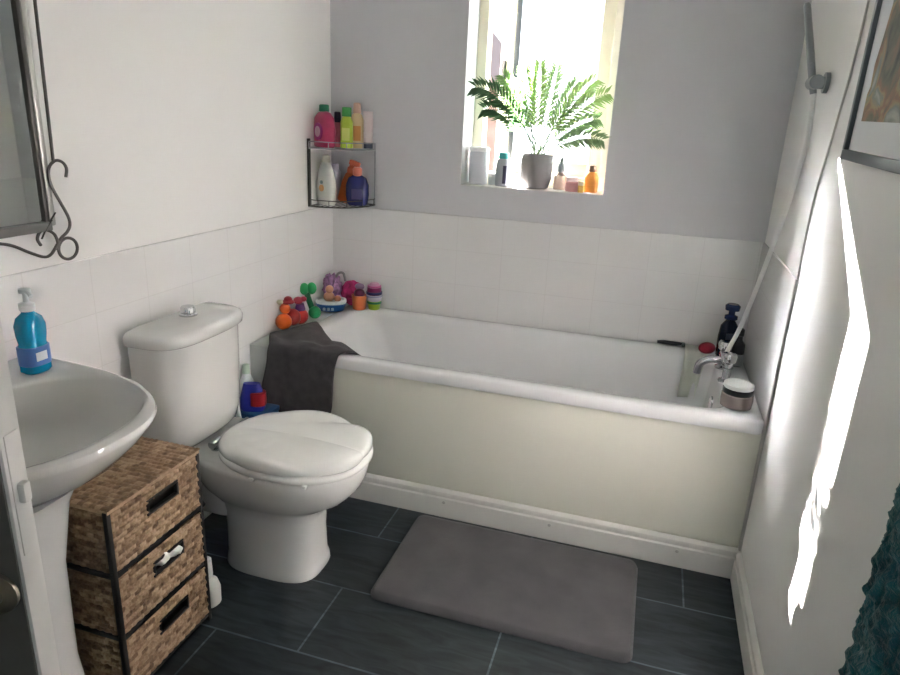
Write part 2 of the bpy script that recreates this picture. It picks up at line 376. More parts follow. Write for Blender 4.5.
# shell lid: ridges fan out from the hinge
n = 144; HX = .20
def lidpt(i, f, zl):
    t = 2 * PI * i / n; c, s = math.cos(t), math.sin(t)
    x = .438 + .234 * math.copysign(abs(c) ** (2 / 2.25), c); y = .187 * math.copysign(abs(s) ** (2 / 2.25), s)
    an = math.atan2(y, x - (HX - .06)); k = max(0, min(1, (x - HX - .03) / .1))
    ridge = abs(math.sin(an * 8.5))                       # scallops
    d = 1 + k * .034 * (ridge - .7) * (1 if f > .55 else 0)
    px = .43 + (x - .43) * f * d; py = y * f * d
    an2 = math.atan2(py, px - (HX - .06)); rad = math.hypot(px - HX, py)
    kk = max(0, min(1, (rad - .06) / .15)) * min(1, f * 1.1)
    return Vector((px, py, zl + kk * .017 * abs(math.sin(an2 * 8.5)) ** .8))
bm = B()
loops = [[lidpt(i, .985, .4245) for i in range(n)]]
for v in loops[0]: v.z = .4245
loops.append([Vector((lidpt(i, 1.0, .428).x, lidpt(i, 1.0, 0).y, .430)) for i in range(n)])
loops.append([lidpt(i, 1.0, .434) for i in range(n)])
for f, z in ((.985, .441), (.95, .446), (.86, .450), (.72, .4535), (.55, .456), (.36, .458), (.18, .459), (.05, .4595)): loops.append([lidpt(i, f, z) for i in range(n)])
loft(bm, loops); o = obj('lid', bm, M['seat'], wc, ang=60); o['label'] = 'white lid moulded with fanning shell ridges'
for s in (-1, 1):
    bm = B(); tube(bm, [(.205, .075 * s - .022, .424), (.205, .075 * s + .022, .424)], .0125, 14); lathe(bm, [(.016, .40), (.016, .406), (.009, .41), (.009, .422)], 14, c=(.205, .075 * s, 0)); obj('hinge', bm, M['chrome'], wc)
for x, yy in ((.40, -.182), (.56, -.166)):
    bm = B(); box(bm, x - .006, x + .006, yy - .010, yy + .004, .392, .404, .002); obj('seat_buffer', bm, M['seat'], wc)

# ---------------------------------------------------------------- wash basin and pedestal
BY = -1.885
ba = thing('wash_basin', 'white ceramic pedestal wash basin on the left wall beside the woven drawers', 'basin', (0, BY, 0))
def bsn(x1, b, z, x0=.008, e1=.80, e2=.80, n=40):
    out = []
    for i in range(11): out.append(Vector((x0, b - 2 * b * i / 10, z)))
    for i in range(1, n):
        a = -PI / 2 + PI * i / n; c, s = math.cos(a), math.sin(a)
        out.append(Vector((x0 + (x1 - x0) * abs(c) ** e1, b * math.copysign(abs(s) ** e2, s), z)))
    return out
def inner(x0, x1, b, z, n=50):  # same number of points as bsn: 11 + 39
    out = []
    cx = (x0 + x1) / 2; a = (x1 - x0) / 2
    for i in range(11):
        t = PI / 2 + (PI * .42) - (0) ; u = i / 10
        ang = math.radians(118) + math.radians(124) * u
        out.append(Vector((cx + a * math.cos(ang), b * math.sin(ang), z)))
    for i in range(1, 40):
        u = i / 40; ang = math.radians(242) + math.radians(236) * u
        out.append(Vector((cx + a * math.cos(ang), b * math.sin(ang), z)))
    return out
ZB = .815
bm = B()
loft(bm, [bsn(.17, .09, .60), bsn(.25, .13, .625), bsn(.36, .185, .665), bsn(.45, .228, .72), bsn(.498, .258, .77), bsn(.518, .273, .797), bsn(.523, .277, .808), bsn(.520, .275, ZB), bsn(.510, .268, ZB + .003),
          inner(.108, .492, .240, ZB + .001), inner(.116, .484, .232, ZB - .008), inner(.13, .468, .214, ZB - .045), inner(.155, .435, .185, ZB - .095), inner(.19, .385, .13, ZB - .135), inner(.245, .325, .05, ZB - .147)], True, True)
obj('bowl', bm, M['ceramic'], ba, ang=50)
def ped(x1, b, z): return bsn(x1 + .075, b, z, .08, .5, .6)
bm = B(); loft(bm, [ped(.245, .115, 0), ped(.245, .115, .012), ped(.225, .098, .05), ped(.21, .088, .2), ped(.215, .092, .45), ped(.24, .11, .60), ped(.26, .12, .64)]); obj('pedestal', bm, M['ceramic'], ba, ang=50)
bm = B(); lathe(bm, [(.022, ZB - .1465), (.022, ZB - .143), (.001, ZB - .143)], 18, c=(.285, 0, 0)); obj('waste', bm, M['chrome'], ba)
bm = B(); lathe(bm, [(.024, ZB), (.022, ZB + .01), (.017, ZB + .02), (.017, ZB + .07), (.014, ZB + .085), (.001, ZB + .09)], 18, c=(.06, 0, 0)); tube(bm, smooth_path([(.06, 0, ZB + .05), (.12, 0, ZB + .065), (.165, 0, ZB + .05), (.17, 0, ZB + .035)]), .011, 12); obj('basin_tap', bm, M['chrome'], ba)

# hand soap on the basin
sp = thing('soap_pump_bottle', 'clear blue liquid soap pump bottle on the back corner of the basin', 'soap bottle', (.115, BY + .196, ZB + .003))
bluesoap = mat('blue_soap', (.0, .25, .46), .08, coat=.5)
def ob(bm, prof, sx=1, sy=1, c=(0, 0, 0), e=2.6, n=32, rot=None):
    loops = []
    for r, z in prof:
        lp = [Vector((v.x, v.y, z)) for v in sellipse(0, 0, max(r * sx, 1e-4), max(r * sy, 1e-4), e, n, 0)]
        if rot is not None: lp = [rot @ v for v in lp]
        loops.append([v + Vector(c) for v in lp])
    loft(bm, loops)
bm = B(); ob(bm, [(.030, 0), (.034, .004), (.034, .05), (.030, .068), (.033, .085), (.034, .108), (.028, .125), (.014, .136), (.013, .142)], .74, .92); obj('bottle_body', bm, bluesoap, sp)
bm = B(); ob(bm, [(.0335, .018), (.0347, .019), (.0347, .060), (.0335, .061)], .75, .93); 
o = obj('bottle_label', bm, plastic(.05, .16, .45), sp)
bm = B(); box(bm, .0258, .0268, -.018, .010, .03, .05, .0004); obj('label_patch', bm, plastic(.75, .78, .8), o)
bm = B(); lathe(bm, [(.015, .140), (.016, .142), (.016, .156), (.006, .160), (.005, .178), (.012, .180), (.012, .188), (.004, .190)], 18); tube(bm, [(.0, 0, .185), (.022, -.010, .184), (.032, -.014, .178)], .0045, 8); obj('pump', bm, plastic(.72, .76, .78), sp)

# ---------------------------------------------------------------- woven drawer tower
CX1, CY0, CY1, CH = .335, -1.760, -1.440, .552
cb = thing('drawer_tower', 'brown woven seagrass three drawer tower between basin and toilet', 'drawers', (0, CY0, 0))
def weave_grid(o0, u, v, nrm, lu, lv, cell=(.022, .0125), amp=.0050, skip=None, step=.0030):
    bm = B(); tone = bm.verts.layers.float_color.new('tone'); nu, nv = max(2, int(lu / step)), max(2, int(lv / step)); g = []
    for i in range(nu + 1):
        row = []
        for j in range(nv + 1):
            a, c = lu * i / nu, lv * j / nv
            k = int(c / cell[1]); aa = a + (k % 2) * cell[0] / 2
            h = abs(math.sin(PI * aa / cell[0])) ** .6 * abs(math.sin(PI * c / cell[1])) ** .7 * amp
            h += noise.noise(Vector((a * 60, c * 60, 1.7))) * .0012
            if min(i, nu - i, j, nv - j) == 0: h = -.001
            v_ = bm.verts.new(o0 + u * a + v * c + nrm * h); row.append(v_)
            q = random.Random(int(aa / cell[0]) * 7919 + k * 104729 + int(lu * 1000)).random(); v_[tone] = (q, q, q, 1)
        g.append(row)
    for i in range(nu):
        for j in range(nv):
            a, c = lu * (i + .5) / nu, lv * (j + .5) / nv
            if skip and skip[0] < a < skip[1] and skip[2] < c < skip[3]: continue
            bm.faces.new((g[i][j], g[i + 1][j], g[i + 1][j + 1], g[i][j + 1]))
    return bm
X, Y, Z = Vector((1, 0, 0)), Vector((0, 1, 0)), Vector((0, 0, 1))
cw = CY1 - CY0; x0c = .045
bm = B()    # carcass: black frame bars
for yy in (0, cw - .012):
    for xx in (x0c, CX1 - .014): box(bm, xx, xx + .012, yy, yy + .012, 0, CH - .014, .001)
for zz in (.022, .196, .370):
    box(bm, x0c, CX1 - .004, 0, .012, zz - .006, zz + .006, .001); box(bm, x0c, CX1 - .004, cw - .012, cw, zz - .006, zz + .006, .001); box(bm, CX1 - .016, CX1 - .004, 0, cw, zz - .006, zz + .006, .001)
box(bm, x0c, x0c + .012, .01, cw - .01, .03, CH - .014)
obj('frame', bm, M['black'], cb)
bm = weave_grid(Vector((x0c, .0, CH - .006)), X, Y, Z, CX1 - x0c + .004, cw, (.016, .016), .004)
box(bm, x0c, CX1, .002, cw - .002, CH - .018, CH - .006); obj('top_panel', bm, M['weave'], cb, ang=80)
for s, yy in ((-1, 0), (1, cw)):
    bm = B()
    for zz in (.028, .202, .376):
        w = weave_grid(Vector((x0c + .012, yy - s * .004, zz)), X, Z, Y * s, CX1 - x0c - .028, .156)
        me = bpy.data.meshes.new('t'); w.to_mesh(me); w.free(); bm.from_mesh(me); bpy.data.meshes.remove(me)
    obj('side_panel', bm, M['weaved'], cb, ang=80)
for i, zz in enumerate((.028, .203, .378)):
    hgt = .156
    sk_ = (.115, .215, .088, .118)
    bm = weave_grid(Vector((CX1 - .004, .010, zz)), Y, Z, X, cw - .02, hgt, skip=sk_)
    dr = obj('drawer', bm, M['weave'], cb, ang=80)
    bm = B()
    a0, a1, c0, c1 = sk_; y_0, y_1, zz0, zz1 = .010 + a0 - .006, .010 + a1 + .006, zz + c0 - .006, zz + c1 + .006
    for bx in ((y_0, y_1, zz0, zz0 + .008), (y_0, y_1, zz1 - .008, zz1), (y_0, y_0 + .008, zz0, zz1), (y_1 - .008, y_1, zz0, zz1)): box(bm, CX1 - .010, CX1 + .0005, bx[0], bx[1], bx[2], bx[3], .002)
    box(bm, CX1 - .03, CX1 - .026, y_0 - .02, y_1 + .02, zz0 - .02, zz1 + .02)
    obj('handle_slot', bm, M['black'], dr)
cl = B()
g = []
for i in range(15):
    row = []
    for j in range(9):
        u, v = i / 14, j / 8
        row.append(cl.verts.new((CX1 - .022 + .028 * math.sin(PI * min(1, v * 1.15)) ** .8 + .005 * noise.noise(Vector((u * 5, v * 5, 3))), CY0 + .145 + .075 * u + .012 * (v - .5), .325 - .034 * v + .014 * math.sin(u * 6) * (1 - v) + .012 * noise.noise(Vector((u * 4, v * 4, 8))))))
    g.append(row)
for i in range(14):
    for j in range(8): cl.faces.new((g[i][j], g[i + 1][j], g[i + 1][j + 1], g[i][j + 1]))
o = tag(obj('cloth', cl, M['wfab']), 'scrap of white cloth poking out of the middle woven drawer', 'cloth'); md = o.modifiers.new('s', 'SOLIDIFY'); md.thickness = .002

# small plastic bottle standing on the floor behind the drawers, black bin behind it
wb = thing('plastic_bottle', 'small white plastic bottle on the floor between drawers and toilet', 'bottle', (.285, -1.385, 0))
bm = B(); lathe(bm, [(.030, 0), (.034, .004), (.035, .05), (.028, .075), (.014, .088), (.013, .095)], 24); obj('bottle_body', bm, plastic(.62, .62, .57), wb)
bm = B(); lathe(bm, [(.015, .095), (.016, .098), (.014, .15), (.009, .155)], 16); obj('bottle_cap', bm, plastic(.7, .7, .68), wb)
bb = thing('waste_bin', 'small black bin in the shadow beside the toilet base', 'bin', (.115, -1.325, 0))
bm = B(); loft(bm, [rrect(-.07, .07, -.06, .06, .02, 0), rrect(-.08, .08, -.07, .07, .02, .23), rrect(-.083, .083, -.073, .073, .02, .24)]); obj('bin_body', bm, M['blackg'], bb)
bm = B(); loft(bm, [rrect(-.085, .085, -.075, .075, .02, .24), rrect(-.08, .08, -.07, .07, .02, .255), rrect(-.03, .03, -.03, .03, .01, .275)]); obj('bin_lid', bm, M['blackg'], bb)

# ---------------------------------------------------------------- cleaning things in the corner behind the toilet
bx = thing('storage_box', 'blue plastic box standing on the floor behind the toilet', 'box', (.085, -.796, 0))
bm = B(); loft(bm, [rrect(-.06, .06, -.052, .052, .01, 0), rrect(-.064, .064, -.056, .056, .012, .335), rrect(-.067, .067, -.059, .059, .012, .337), rrect(-.067, .067, -.059, .059, .012, .350), rrect(-.05, .05, -.05, .05, .01, .353)])
obj('box_body', bm, plastic(.02, .10, .24), bx)
bm = B(); box(bm, .0635, .0665, -.04, .03, .20, .29, .001); obj('box_sticker', bm, plastic(.1, .3, .45), bx)
pk = thing('detergent_pouch', 'blue and red detergent pouch on the blue box behind the toilet', 'pouch', (.084, -.815, .353), .35)
bm = B(); ob(bm, [(.040, 0), (.046, .01), (.044, .05), (.036, .085), (.03, .105)], 1.0, .5); obj('pouch_body', bm, plastic(.02, .03, .30), pk)
bm = B(); ob(bm, [(.026, .022), (.0295, .024), (.0285, .07), (.024, .074)], 1.0, 1.0, c=(.020, 0, .0)); obj('pouch_panel', bm, plastic(.42, .02, .02), pk)
sb = thing('cleaning_bottle', 'white cleaner bottle with pale green cap behind the toilet lid', 'bottle', (.035, -.775, .353))
bm = B(); ob(bm, [(.024, 0), (.026, .01), (.026, .09), (.016, .115), (.011, .125)], .8, 1.1); obj('bottle_body', bm, plastic(.62, .64, .62), sb)
bm = B(); lathe(bm, [(.014, .123), (.015, .126), (.013, .155), (.008, .158)], 16); obj('bottle_cap', bm, plastic(.5, .62, .5), sb)
wp = thing('scrubbing_brush', 'white long handled brush leaning behind the toilet cistern', 'brush', (.060, -.905, .0))
bm = B(); tube(bm, smooth_path([(.03, .012, .10), (.025, .01, .28), (.012, .006, .42), (.006, .004, .455)], 5), .0095, 10); obj('brush_handle', bm, plastic(.75, .78, .78), wp)
bm = B(); lathe(bm, [(.03, 0), (.034, .01), (.03, .09), (.014, .11), (.01, .12)], 20, c=(.03, .012, 0)); obj('brush_holder', bm, plastic(.7, .72, .72), wp)

# ---------------------------------------------------------------- towel over the bath corner
bm = B()
us = [0, .25, .5, .7, .85, 1.0]
back = [(.030, -.60), (.115, -.375), (.22, -.49), (.275, -.555), (.34, -.56), (.445, -.615)]
def interp(u, tab):
    for k in range(len(us) - 1):
        if u <= us[k + 1] + 1e-9:
            t = (u - us[k]) / (us[k + 1] - us[k]); return (Vector((*tab[k], 0)).lerp(Vector((*tab[k + 1], 0)), t))
NU, NV1, NV2 = 40, 16, 26
g = []
for i in range(NU + 1):
    u = i / NU; row = []
    pb = interp(u, back)
    pf = Vector((.095 + .285 * u, -D - .006, 0))
    for j in range(NV1 + 1):
        t = j / NV1; q = pb.lerp(pf, t)
        z = H + .010 + .006 * math.sin(q.x * 46 + q.y * 22) * math.sin(PI * t) + .010 * math.sin(PI * t) * (noise.noise(Vector((q.x * 14, q.y * 14, 2))) + .5)
        inside = max(0, min(1, (q.x - .165) / .04)) * max(0, min(1, (q.y + .655) / .03))
        z -= inside * (.010 + .03 * max(0, u - .8) * 5 * (1 - t))
        row.append((q.x, q.y, z))
    for j in range(1, NV2 + 1):
        t = j / NV2; L_ = .262 * t
        a = min(1, L_ / .02)
        y = -D - .006 - .012 * math.sin(a * PI / 2) - .006 * (1 + math.sin(u * 11 + 1)) * t - .010 * math.exp(-((t - .93) / .05) ** 2)
        z = H + .010 - .006 * a - L_ - .018 * (.5 - u) * t * -1.2
        x = .095 + .285 * u - .036 * t + .004 * math.sin(t * 7 + u * 3)
        row.append((x, y, z))
    g.append([bm.verts.new(p) for p in row])
for i in range(NU):
    for j in range(NV1 + NV2): bm.faces.new((g[i][j], g[i + 1][j], g[i + 1][j + 1], g[i][j + 1]))
o = tag(obj('towel', bm, M['towel'], ang=70), 'dark grey towel draped over the left front corner of the bathtub', 'towel')
md = o.modifiers.new('thick', 'SOLIDIFY'); md.thickness = .009; md.offset = 1 if False else 0
md = o.modifiers.new('sub', 'SUBSURF'); md.levels = 1; md.render_levels = 1

# ---------------------------------------------------------------- bath mat
bm = B()
mx0, mx1, my0, my1 = .715, 1.502, -1.208, -.742
nx, ny = 90, 54; g = []
for i in range(nx + 1):
    row = []
    for j in range(ny + 1):
        x = mx0 + (mx1 - mx0) * i / nx; y = my0 + (my1 - my0) * j / ny
        dx = min(x - mx0, mx1 - x); dy = min(y - my0, my1 - y); R = .035
        if dx < R and dy < R:    # pull the corners round
            cx = mx0 + R if x < .5 * (mx0 + mx1) else mx1 - R; cy = my0 + R if y < .5 * (my0 + my1) else my1 - R
            vx, vy = x - cx, y - cy; m_ = max(abs(vx), abs(vy)); l_ = math.hypot(vx, vy)
            if l_ > 0: x, y = cx + vx * m_ / l_, cy + vy * m_ / l_
            dd = R - m_
        else: dd = min(dx, dy)
        e = min(1, dd / .014); z = .006 + .017 * math.sqrt(max(0, 1 - (1 - e) ** 2))
        z += .0022 * noise.noise(Vector((x * 22, y * 7, 0))) * e
        row.append(bm.verts.new((x - mx0, y - my0, z)))
    g.append(row)
for i in range(nx):
    for j in range(ny): bm.faces.new((g[i][j], g[i + 1][j], g[i + 1][j + 1], g[i][j + 1]))
border = [e for e in bm.edges if e.is_boundary]
r = bmesh.ops.extrude_edge_only(bm, edges=border)
for v in [v for v in r['geom'] if isinstance(v, bmesh.types.BMVert)]: v.co.z = .0005
bmesh.ops.contextual_create(bm, geom=[e for e in bm.edges if e.is_boundary])
tag(obj('bath_mat', bm, M['mat_'], loc=(mx0, my0, 0), ang=60), 'dark grey plush bath mat on the slate floor in front of the tub', 'bath mat')

# ---------------------------------------------------------------- corner rack and toiletries
rk = thing('corner_rack', 'two tier wire corner rack hung above the left end of the tub', 'rack', (0, 0, 1.03))
def tier(z):
    bm = B(); out = [(.010, -.222, z), (.014, -.228, z), (.10, -.225, z), (.165, -.19, z), (.205, -.12, z), (.218, -.03, z), (.214, -.012, z), (.012, -.012, z)]
    tube(bm, smooth_path(out[1:7], 5), .003, 8); tube(bm, smooth_path([(p[0], p[1], z + .026) for p in out[1:7]], 5), .0022, 8)
    tube(bm, [(.012, -.225, z), (.012, -.012, z), (.215, -.012, z)], .0035, 8)
    for k in range(1, 9):
        x = .012 + .022 * k; yf = -.226 if x < .1 else -.226 + (x - .1) * .9 + max(0, x - .165) * 1.2
        tube(bm, [(x, -.012, z), (x, max(-.226, min(-.03, yf)), z)], .0016, 6)
    for p in smooth_path(out[1:7], 2)[::2]: tube(bm, [(p.x, p.y, z), (p.x, p.y, z + .026)], .0018, 6)
    return bm
obj('lower_shelf', tier(.0), M['iron'], rk); obj('upper_shelf', tier(.235), M['dullmetal'], rk)
bm = B(); box(bm, .004, .010, -.228, -.206, -.004, .272, .002); o = obj('side_rail', bm, M['black'], rk)
bm = B(); tube(bm, [(.214, -.012, -.002), (.214, -.012, .262)], .0028, 8); obj('side_rail', bm, M['dullmetal'], rk)
GU, GL = 'toiletries on the upper rack shelf', 'toiletries on the lower rack shelf'
zu, zl = 1.269, 1.034
# upper shelf
t = thing('conditioner_bottle', 'big pink bottle with round pale emblem and green cap on the upper rack shelf', 'bottle', (.052, -.165, zu), -.6, GU)
pink = plastic(.40, .03, .10); bm = B(); ob(bm, [(.050, 0), (.056, .006), (.058, .07), (.052, .115), (.034, .135), (.016, .142)], 1.22, .50); obj('bottle_body', bm, pink, t)
bm = B(); lathe(bm, [(.034, 0), (.034, .004), (.001, .005)], 24, rot=Matrix.Rotation(PI / 2, 3, 'X'), c=(.004, -.029, .062)); o = obj('bottle_emblem', bm, plastic(.36, .02, .2), t)
bm = B(); lathe(bm, [(.021, 0), (.021, .003), (.001, .004)], 24, rot=Matrix.Rotation(PI / 2, 3, 'X'), c=(.004, -.032, .062)); obj('emblem_centre', bm, plastic(.62, .42, .5), o)
bm = B(); lathe(bm, [(.019, .140), (.021, .143), (.02, .165), (.016, .168)], 18); obj('bottle_cap', bm, plastic(.02, .22, .12), t)
t = thing('slim_bottle', 'slim pink bottle with black cap on the upper rack shelf', 'bottle', (.074, -.088, zu), 0, GU)
bm = B(); lathe(bm, [(.020, 0), (.022, .004), (.022, .085), (.014, .097), (.012, .10)], 20); obj('bottle_body', bm, plastic(.55, .12, .16), t)
bm = B(); lathe(bm, [(.013, .10), (.0145, .103), (.0135, .14), (.01, .143)], 16); obj('bottle_cap', bm, plastic(.02, .005, .03), t)
t = thing('shower_gel_bottle', 'lime green bottle with darker green cap on the upper rack shelf', 'bottle', (.133, -.122, zu), .2, GU)
bm = B(); ob(bm, [(.024, 0), (.026, .004), (.026, .105), (.018, .122), (.014, .125)], 1, .7); obj('bottle_body', bm, plastic(.42, .58, .06), t)
bm = B(); ob(bm, [(.019, .125), (.02, .127), (.019, .16), (.016, .162)], 1, .8); obj('bottle_cap', bm, plastic(.04, .26, .06), t)
bm = B(); box(bm, -.016, .016, -.0195, -.0175, .03, .08, .0005); obj('bottle_label', bm, plastic(.62, .72, .2), t)
t = thing('body_lotion_bottle', 'cream and orange bottle with peach cap on the upper rack shelf', 'bottle', (.158, -.075, zu), .3, GU)
bm = B(); ob(bm, [(.026, 0), (.028, .004), (.028, .115), (.02, .135), (.014, .14)], 1, .7); obj('bottle_body', bm, plastic(.55, .42, .24), t)
bm = B(); box(bm, -.018, .018, -.021, -.019, .03, .09, .0005); obj('bottle_label', bm, plastic(.5, .22, .06), t)
bm = B(); ob(bm, [(.016, .14), (.017, .142), (.015, .178), (.01, .182)], 1, .9); obj('bottle_cap', bm, plastic(.62, .38, .30), t)
t = thing('cream_tube', 'pale pink tube standing on its dark cap on the upper rack shelf', 'tube', (.197, -.050, zu), .7, GU)
bm = B(); ob(bm, [(.019, 0), (.020, .003), (.020, .022), (.018, .024)], 1, .9); obj('tube_cap', bm, plastic(.02, .035, .07), t)
bm = B(); loft(bm, [sellipse(0, 0, .019, .016, 2.2, 24, .024), sellipse(0, 0, .021, .013, 2.2, 24, .08), sellipse(0, 0, .022, .003, 2.2, 24, .145), sellipse(0, 0, .022, .002, 2.2, 24, .15)]); obj('tube_body', bm, plastic(.66, .56, .57), t)
# lower shelf
t = thing('baby_shampoo_bottle', 'white waisted bottle with small orange emblem on the lower rack shelf', 'bottle', (.058, -.165, zl), -.4, GL)
bm = B(); ob(bm, [(.036, 0), (.041, .006), (.046, .05), (.044, .09), (.034, .135), (.024, .165), (.018, .175)], 1.18, .55); obj('bottle_body', bm, plastic(.68, .68, .62), t)
bm = B(); ob(bm, [(.019, .175), (.020, .178), (.017, .200), (.010, .204)], 1, .75); obj('bottle_cap', bm, plastic(.62, .62, .50), t)
bm = B(); lathe(bm, [(.014, 0), (.014, .003), (.001, .004)], 20, rot=Matrix.Rotation(PI / 2, 3, 'X'), c=(.002, -.0265, .07)); o = obj('bottle_emblem', bm, plastic(.72, .38, .14), t)
bm = B(); lathe(bm, [(.008, 0), (.008, .003), (.001, .004)], 14, rot=Matrix.Rotation(PI / 2, 3, 'X'), c=(.002, -.0265, .094)); obj('emblem_dot', bm, plastic(.25, .35, .32), t)
t = thing('deodorant_can', 'grey lilac can standing behind the orange bottle on the lower rack shelf', 'can', (.045, -.055, zl), 0, GL)
bm = B(); lathe(bm, [(.024, 0), (.025, .004), (.025, .13), (.017, .14), (.017, .16), (.012, .165)], 22); obj('can_body', bm, plastic(.42, .42, .5), t)
t = thing('sun_spray_bottle', 'orange spray bottle leaning to the right on the lower rack shelf', 'bottle', (.092, -.075, zl + .002), -.1, GL)
t.rotation_euler = (0, .28, -.1)
orange = plastic(.55, .13, .03)
bm = B(); ob(bm, [(.024, .006), (.028, .012), (.027, .09), (.020, .125), (.013, .135)], 1, .75); obj('bottle_body', bm, orange, t)
bm = B(); lathe(bm, [(.015, .135), (.017, .138), (.017, .155), (.012, .16), (.012, .17)], 16); box(bm, -.014, .034, -.011, .011, .168, .19, .005); box(bm, .016, .024, -.006, .006, .14, .17, .003); obj('spray_trigger', bm, plastic(.58, .12, .05), t)
t = thing('bubble_bath_bottle', 'rounded navy bottle with orange red cap on the lower rack shelf', 'bottle', (.174, -.105, zl), .35, GL)
bm = B(); ob(bm, [(.034, 0), (.042, .008), (.047, .045), (.046, .085), (.036, .115), (.018, .126), (.014, .128)], 1.06, .66); obj('bottle_body', bm, plastic(.02, .025, .12, .2), t)
bm = B(); box(bm, -.022, .022, -.0335, -.0310, .028, .07, .0008); obj('bottle_label', bm, plastic(.08, .07, .22), t)
bm = B(); lathe(bm, [(.016, .122), (.019, .124), (.020, .150), (.015, .158), (.001, .16)], 18); obj('bottle_cap', bm, plastic(.62, .17, .10), t)

# ---------------------------------------------------------------- toys on the ledge
GT = 'bath toys on the ledge'
def ball(bm, c, r, sz=1., sx=1., sy=1., n=20):
    prof = [(r * math.sin(PI * k / 14) + (1e-4 if k in (0, 14) else 0), -r * math.cos(PI * k / 14) * sz) for k in range(15)]
    lathe(bm, prof, n, c, sx, sy)
ZL = H
t = thing('stacking_figure', 'orange round bodied toy figure with dark red hat, nearest the towel on the ledge', 'toy', (.034, -.50, ZL), 0, GT)
bm = B(); ball(bm, (0, 0, .033), .033); obj('toy_body', bm, plastic(.72, .13, .015), t)
bm = B(); ball(bm, (-.004, .02, .082), .022); obj('toy_head', bm, plastic(.70, .12, .02), t)
bm = B(); ball(bm, (.004, .032, .118), .017, .8); lathe(bm, [(.024, .104), (.026, .108), (.012, .122)], 18, c=(.004, .032, 0)); obj('toy_hat', bm, plastic(.30, .015, .02), t)
bm = B(); ball(bm, (-.016, .002, .112), .013, .8); obj('toy_ear', bm, plastic(.6, .62, .45), t)
t = thing('toy_ball', 'dark red ball half hidden behind the orange toy figure', 'toy', (.036, -.434, ZL), 0, GT)
bm = B(); ball(bm, (0, 0, .035), .035); obj('ball_skin', bm, plastic(.28, .02, .015), t)
t = thing('squirter_toy', 'red toy with purple collar and red top beside the green rattle', 'toy', (.052, -.398, ZL), 0, GT)
bm = B(); ball(bm, (0, 0, .032), .033); obj('toy_body', bm, plastic(.42, .03, .025), t)
bm = B(); lathe(bm, [(.02, .058), (.022, .062), (.016, .085)], 18); obj('toy_collar', bm, plastic(.09, .03, .18), t)
bm = B(); ball(bm, (-.008, .0, .098), .020, .8); ball(bm, (.010, .01, .104), .014, .8); obj('toy_top', bm, plastic(.34, .03, .05), t)
t = thing('baby_rattle', 'bright green rattle standing on its round end on the ledge', 'toy', (.040, -.305, ZL), 0, GT)
gr = plastic(.01, .28, .08)
bm = B(); ball(bm, (.030, -.002, .027), .027); obj('rattle_ball', bm, plastic(.02, .36, .12), t)
bm = B(); tube(bm, [(.018, -.002, .04), (-.008, .008, .09), (-.012, .014, .10)], [.012, .013, .014], 12); obj('rattle_handle', bm, plastic(.01, .17, .06), t)
bm = B(); ball(bm, (-.022, .006, .122), .021, 1.25); ball(bm, (.004, .022, .124), .021, 1.25); obj('rattle_top', bm, gr, t)
t = thing('toy_boat', 'blue toy boat with white rim and peach figure on the ledge', 'toy', (.075, -.165, ZL), .35, GT)
def hull(a, b, z): return sellipse(0, 0, a, b, 2.3, 36, z)
bm = B(); loft(bm, [hull(.040, .030, 0), hull(.058, .044, .006), hull(.066, .052, .03), hull(.067, .053, .038)]); obj('hull', bm, plastic(.01, .09, .30), t)
bm = B(); loft(bm, [hull(.067, .053, .038), hull(.069, .055, .042), hull(.068, .054, .052), hull(.060, .046, .054), hull(.055, .042, .044)]); o = obj('boat_rim', bm, plastic(.66, .68, .66), t)
bm = B()
for k in range(3): box(bm, -.030 + k * .018, -.018 + k * .018, -.0555, -.050, .014, .026, .002)
obj('boat_stripe', bm, plastic(.35, .48, .62), t)
bm = B(); ball(bm, (-.008, -.004, .064), .025, .9); ball(bm, (-.006, -.002, .098), .018); obj('boat_figure', bm, plastic(.62, .30, .20), t)
bm = B(); ball(bm, (.030, -.01, .058), .016, .9); obj('boat_sailor', bm, plastic(.50, .24, .12), t)
t = thing('mesh_puff', 'crumpled lilac mesh bath puff behind the blue toy boat', 'bath puff', (.040, -.080, ZL), 0, GT)
bm = B(); bmesh.ops.create_icosphere(bm, subdivisions=4, radius=.05)
for v in bm.verts:
    d = 1 + .30 * noise.noise(v.co * 60) + .18 * noise.noise(v.co * 130); v.co = Vector((v.co.x * d * .8, v.co.y * d, v.co.z * d * 1.35 + .072))
lo = min(v.co.z for v in bm.verts)
for v in bm.verts: v.co.z -= lo
obj('puff', bm, mat('lilac_mesh', (.32, .17, .33), .7, var=(50, .5)), t)
bm = B(); tube(bm, smooth_path([(.01, 0, .12), (.03, .0, .152), (.055, 0, .155), (.065, 0, .12)], 6), .006, 8); obj('puff_loop', bm, plastic(.22, .22, .22), t)
t = thing('bath_sponge', 'magenta and purple striped sponge propped against the back wall tiles', 'sponge', (.128, -.055, ZL), 0, GT)
bm = B(); bmesh.ops.create_icosphere(bm, subdivisions=4, radius=1)
for v in bm.verts:
    d = 1 + .10 * noise.noise(v.co * 3); v.co = Vector((v.co.x * .056 * d, v.co.y * .026 * d, v.co.z * .058 * d + .062))
obj('sponge_body', bm, mat('magenta_sponge', (.42, .03, .14), .8, var=(26, .7), bump=(200, .6, .003)), t)
bm = B(); ball(bm, (.042, -.012, .10), .021, .7, 1.1, .8); obj('sponge_tip', bm, plastic(.30, .2, .32), t)
t = thing('toy_cup', 'orange toy cup holding dark purple toy on the back left tub rim', 'toy cup', (.176, -.085, ZL), 0, GT)
bm = B(); lathe(bm, [(.027, 0), (.030, .003), (.034, .062), (.035, .066), (.031, .066), (.028, .012), (.001, .01)], 24); obj('cup', bm, plastic(.58, .16, .05), t)
bm = B(); ball(bm, (0, 0, .072), .025, .9); obj('cup_toy', bm, plastic(.10, .01, .05), t)
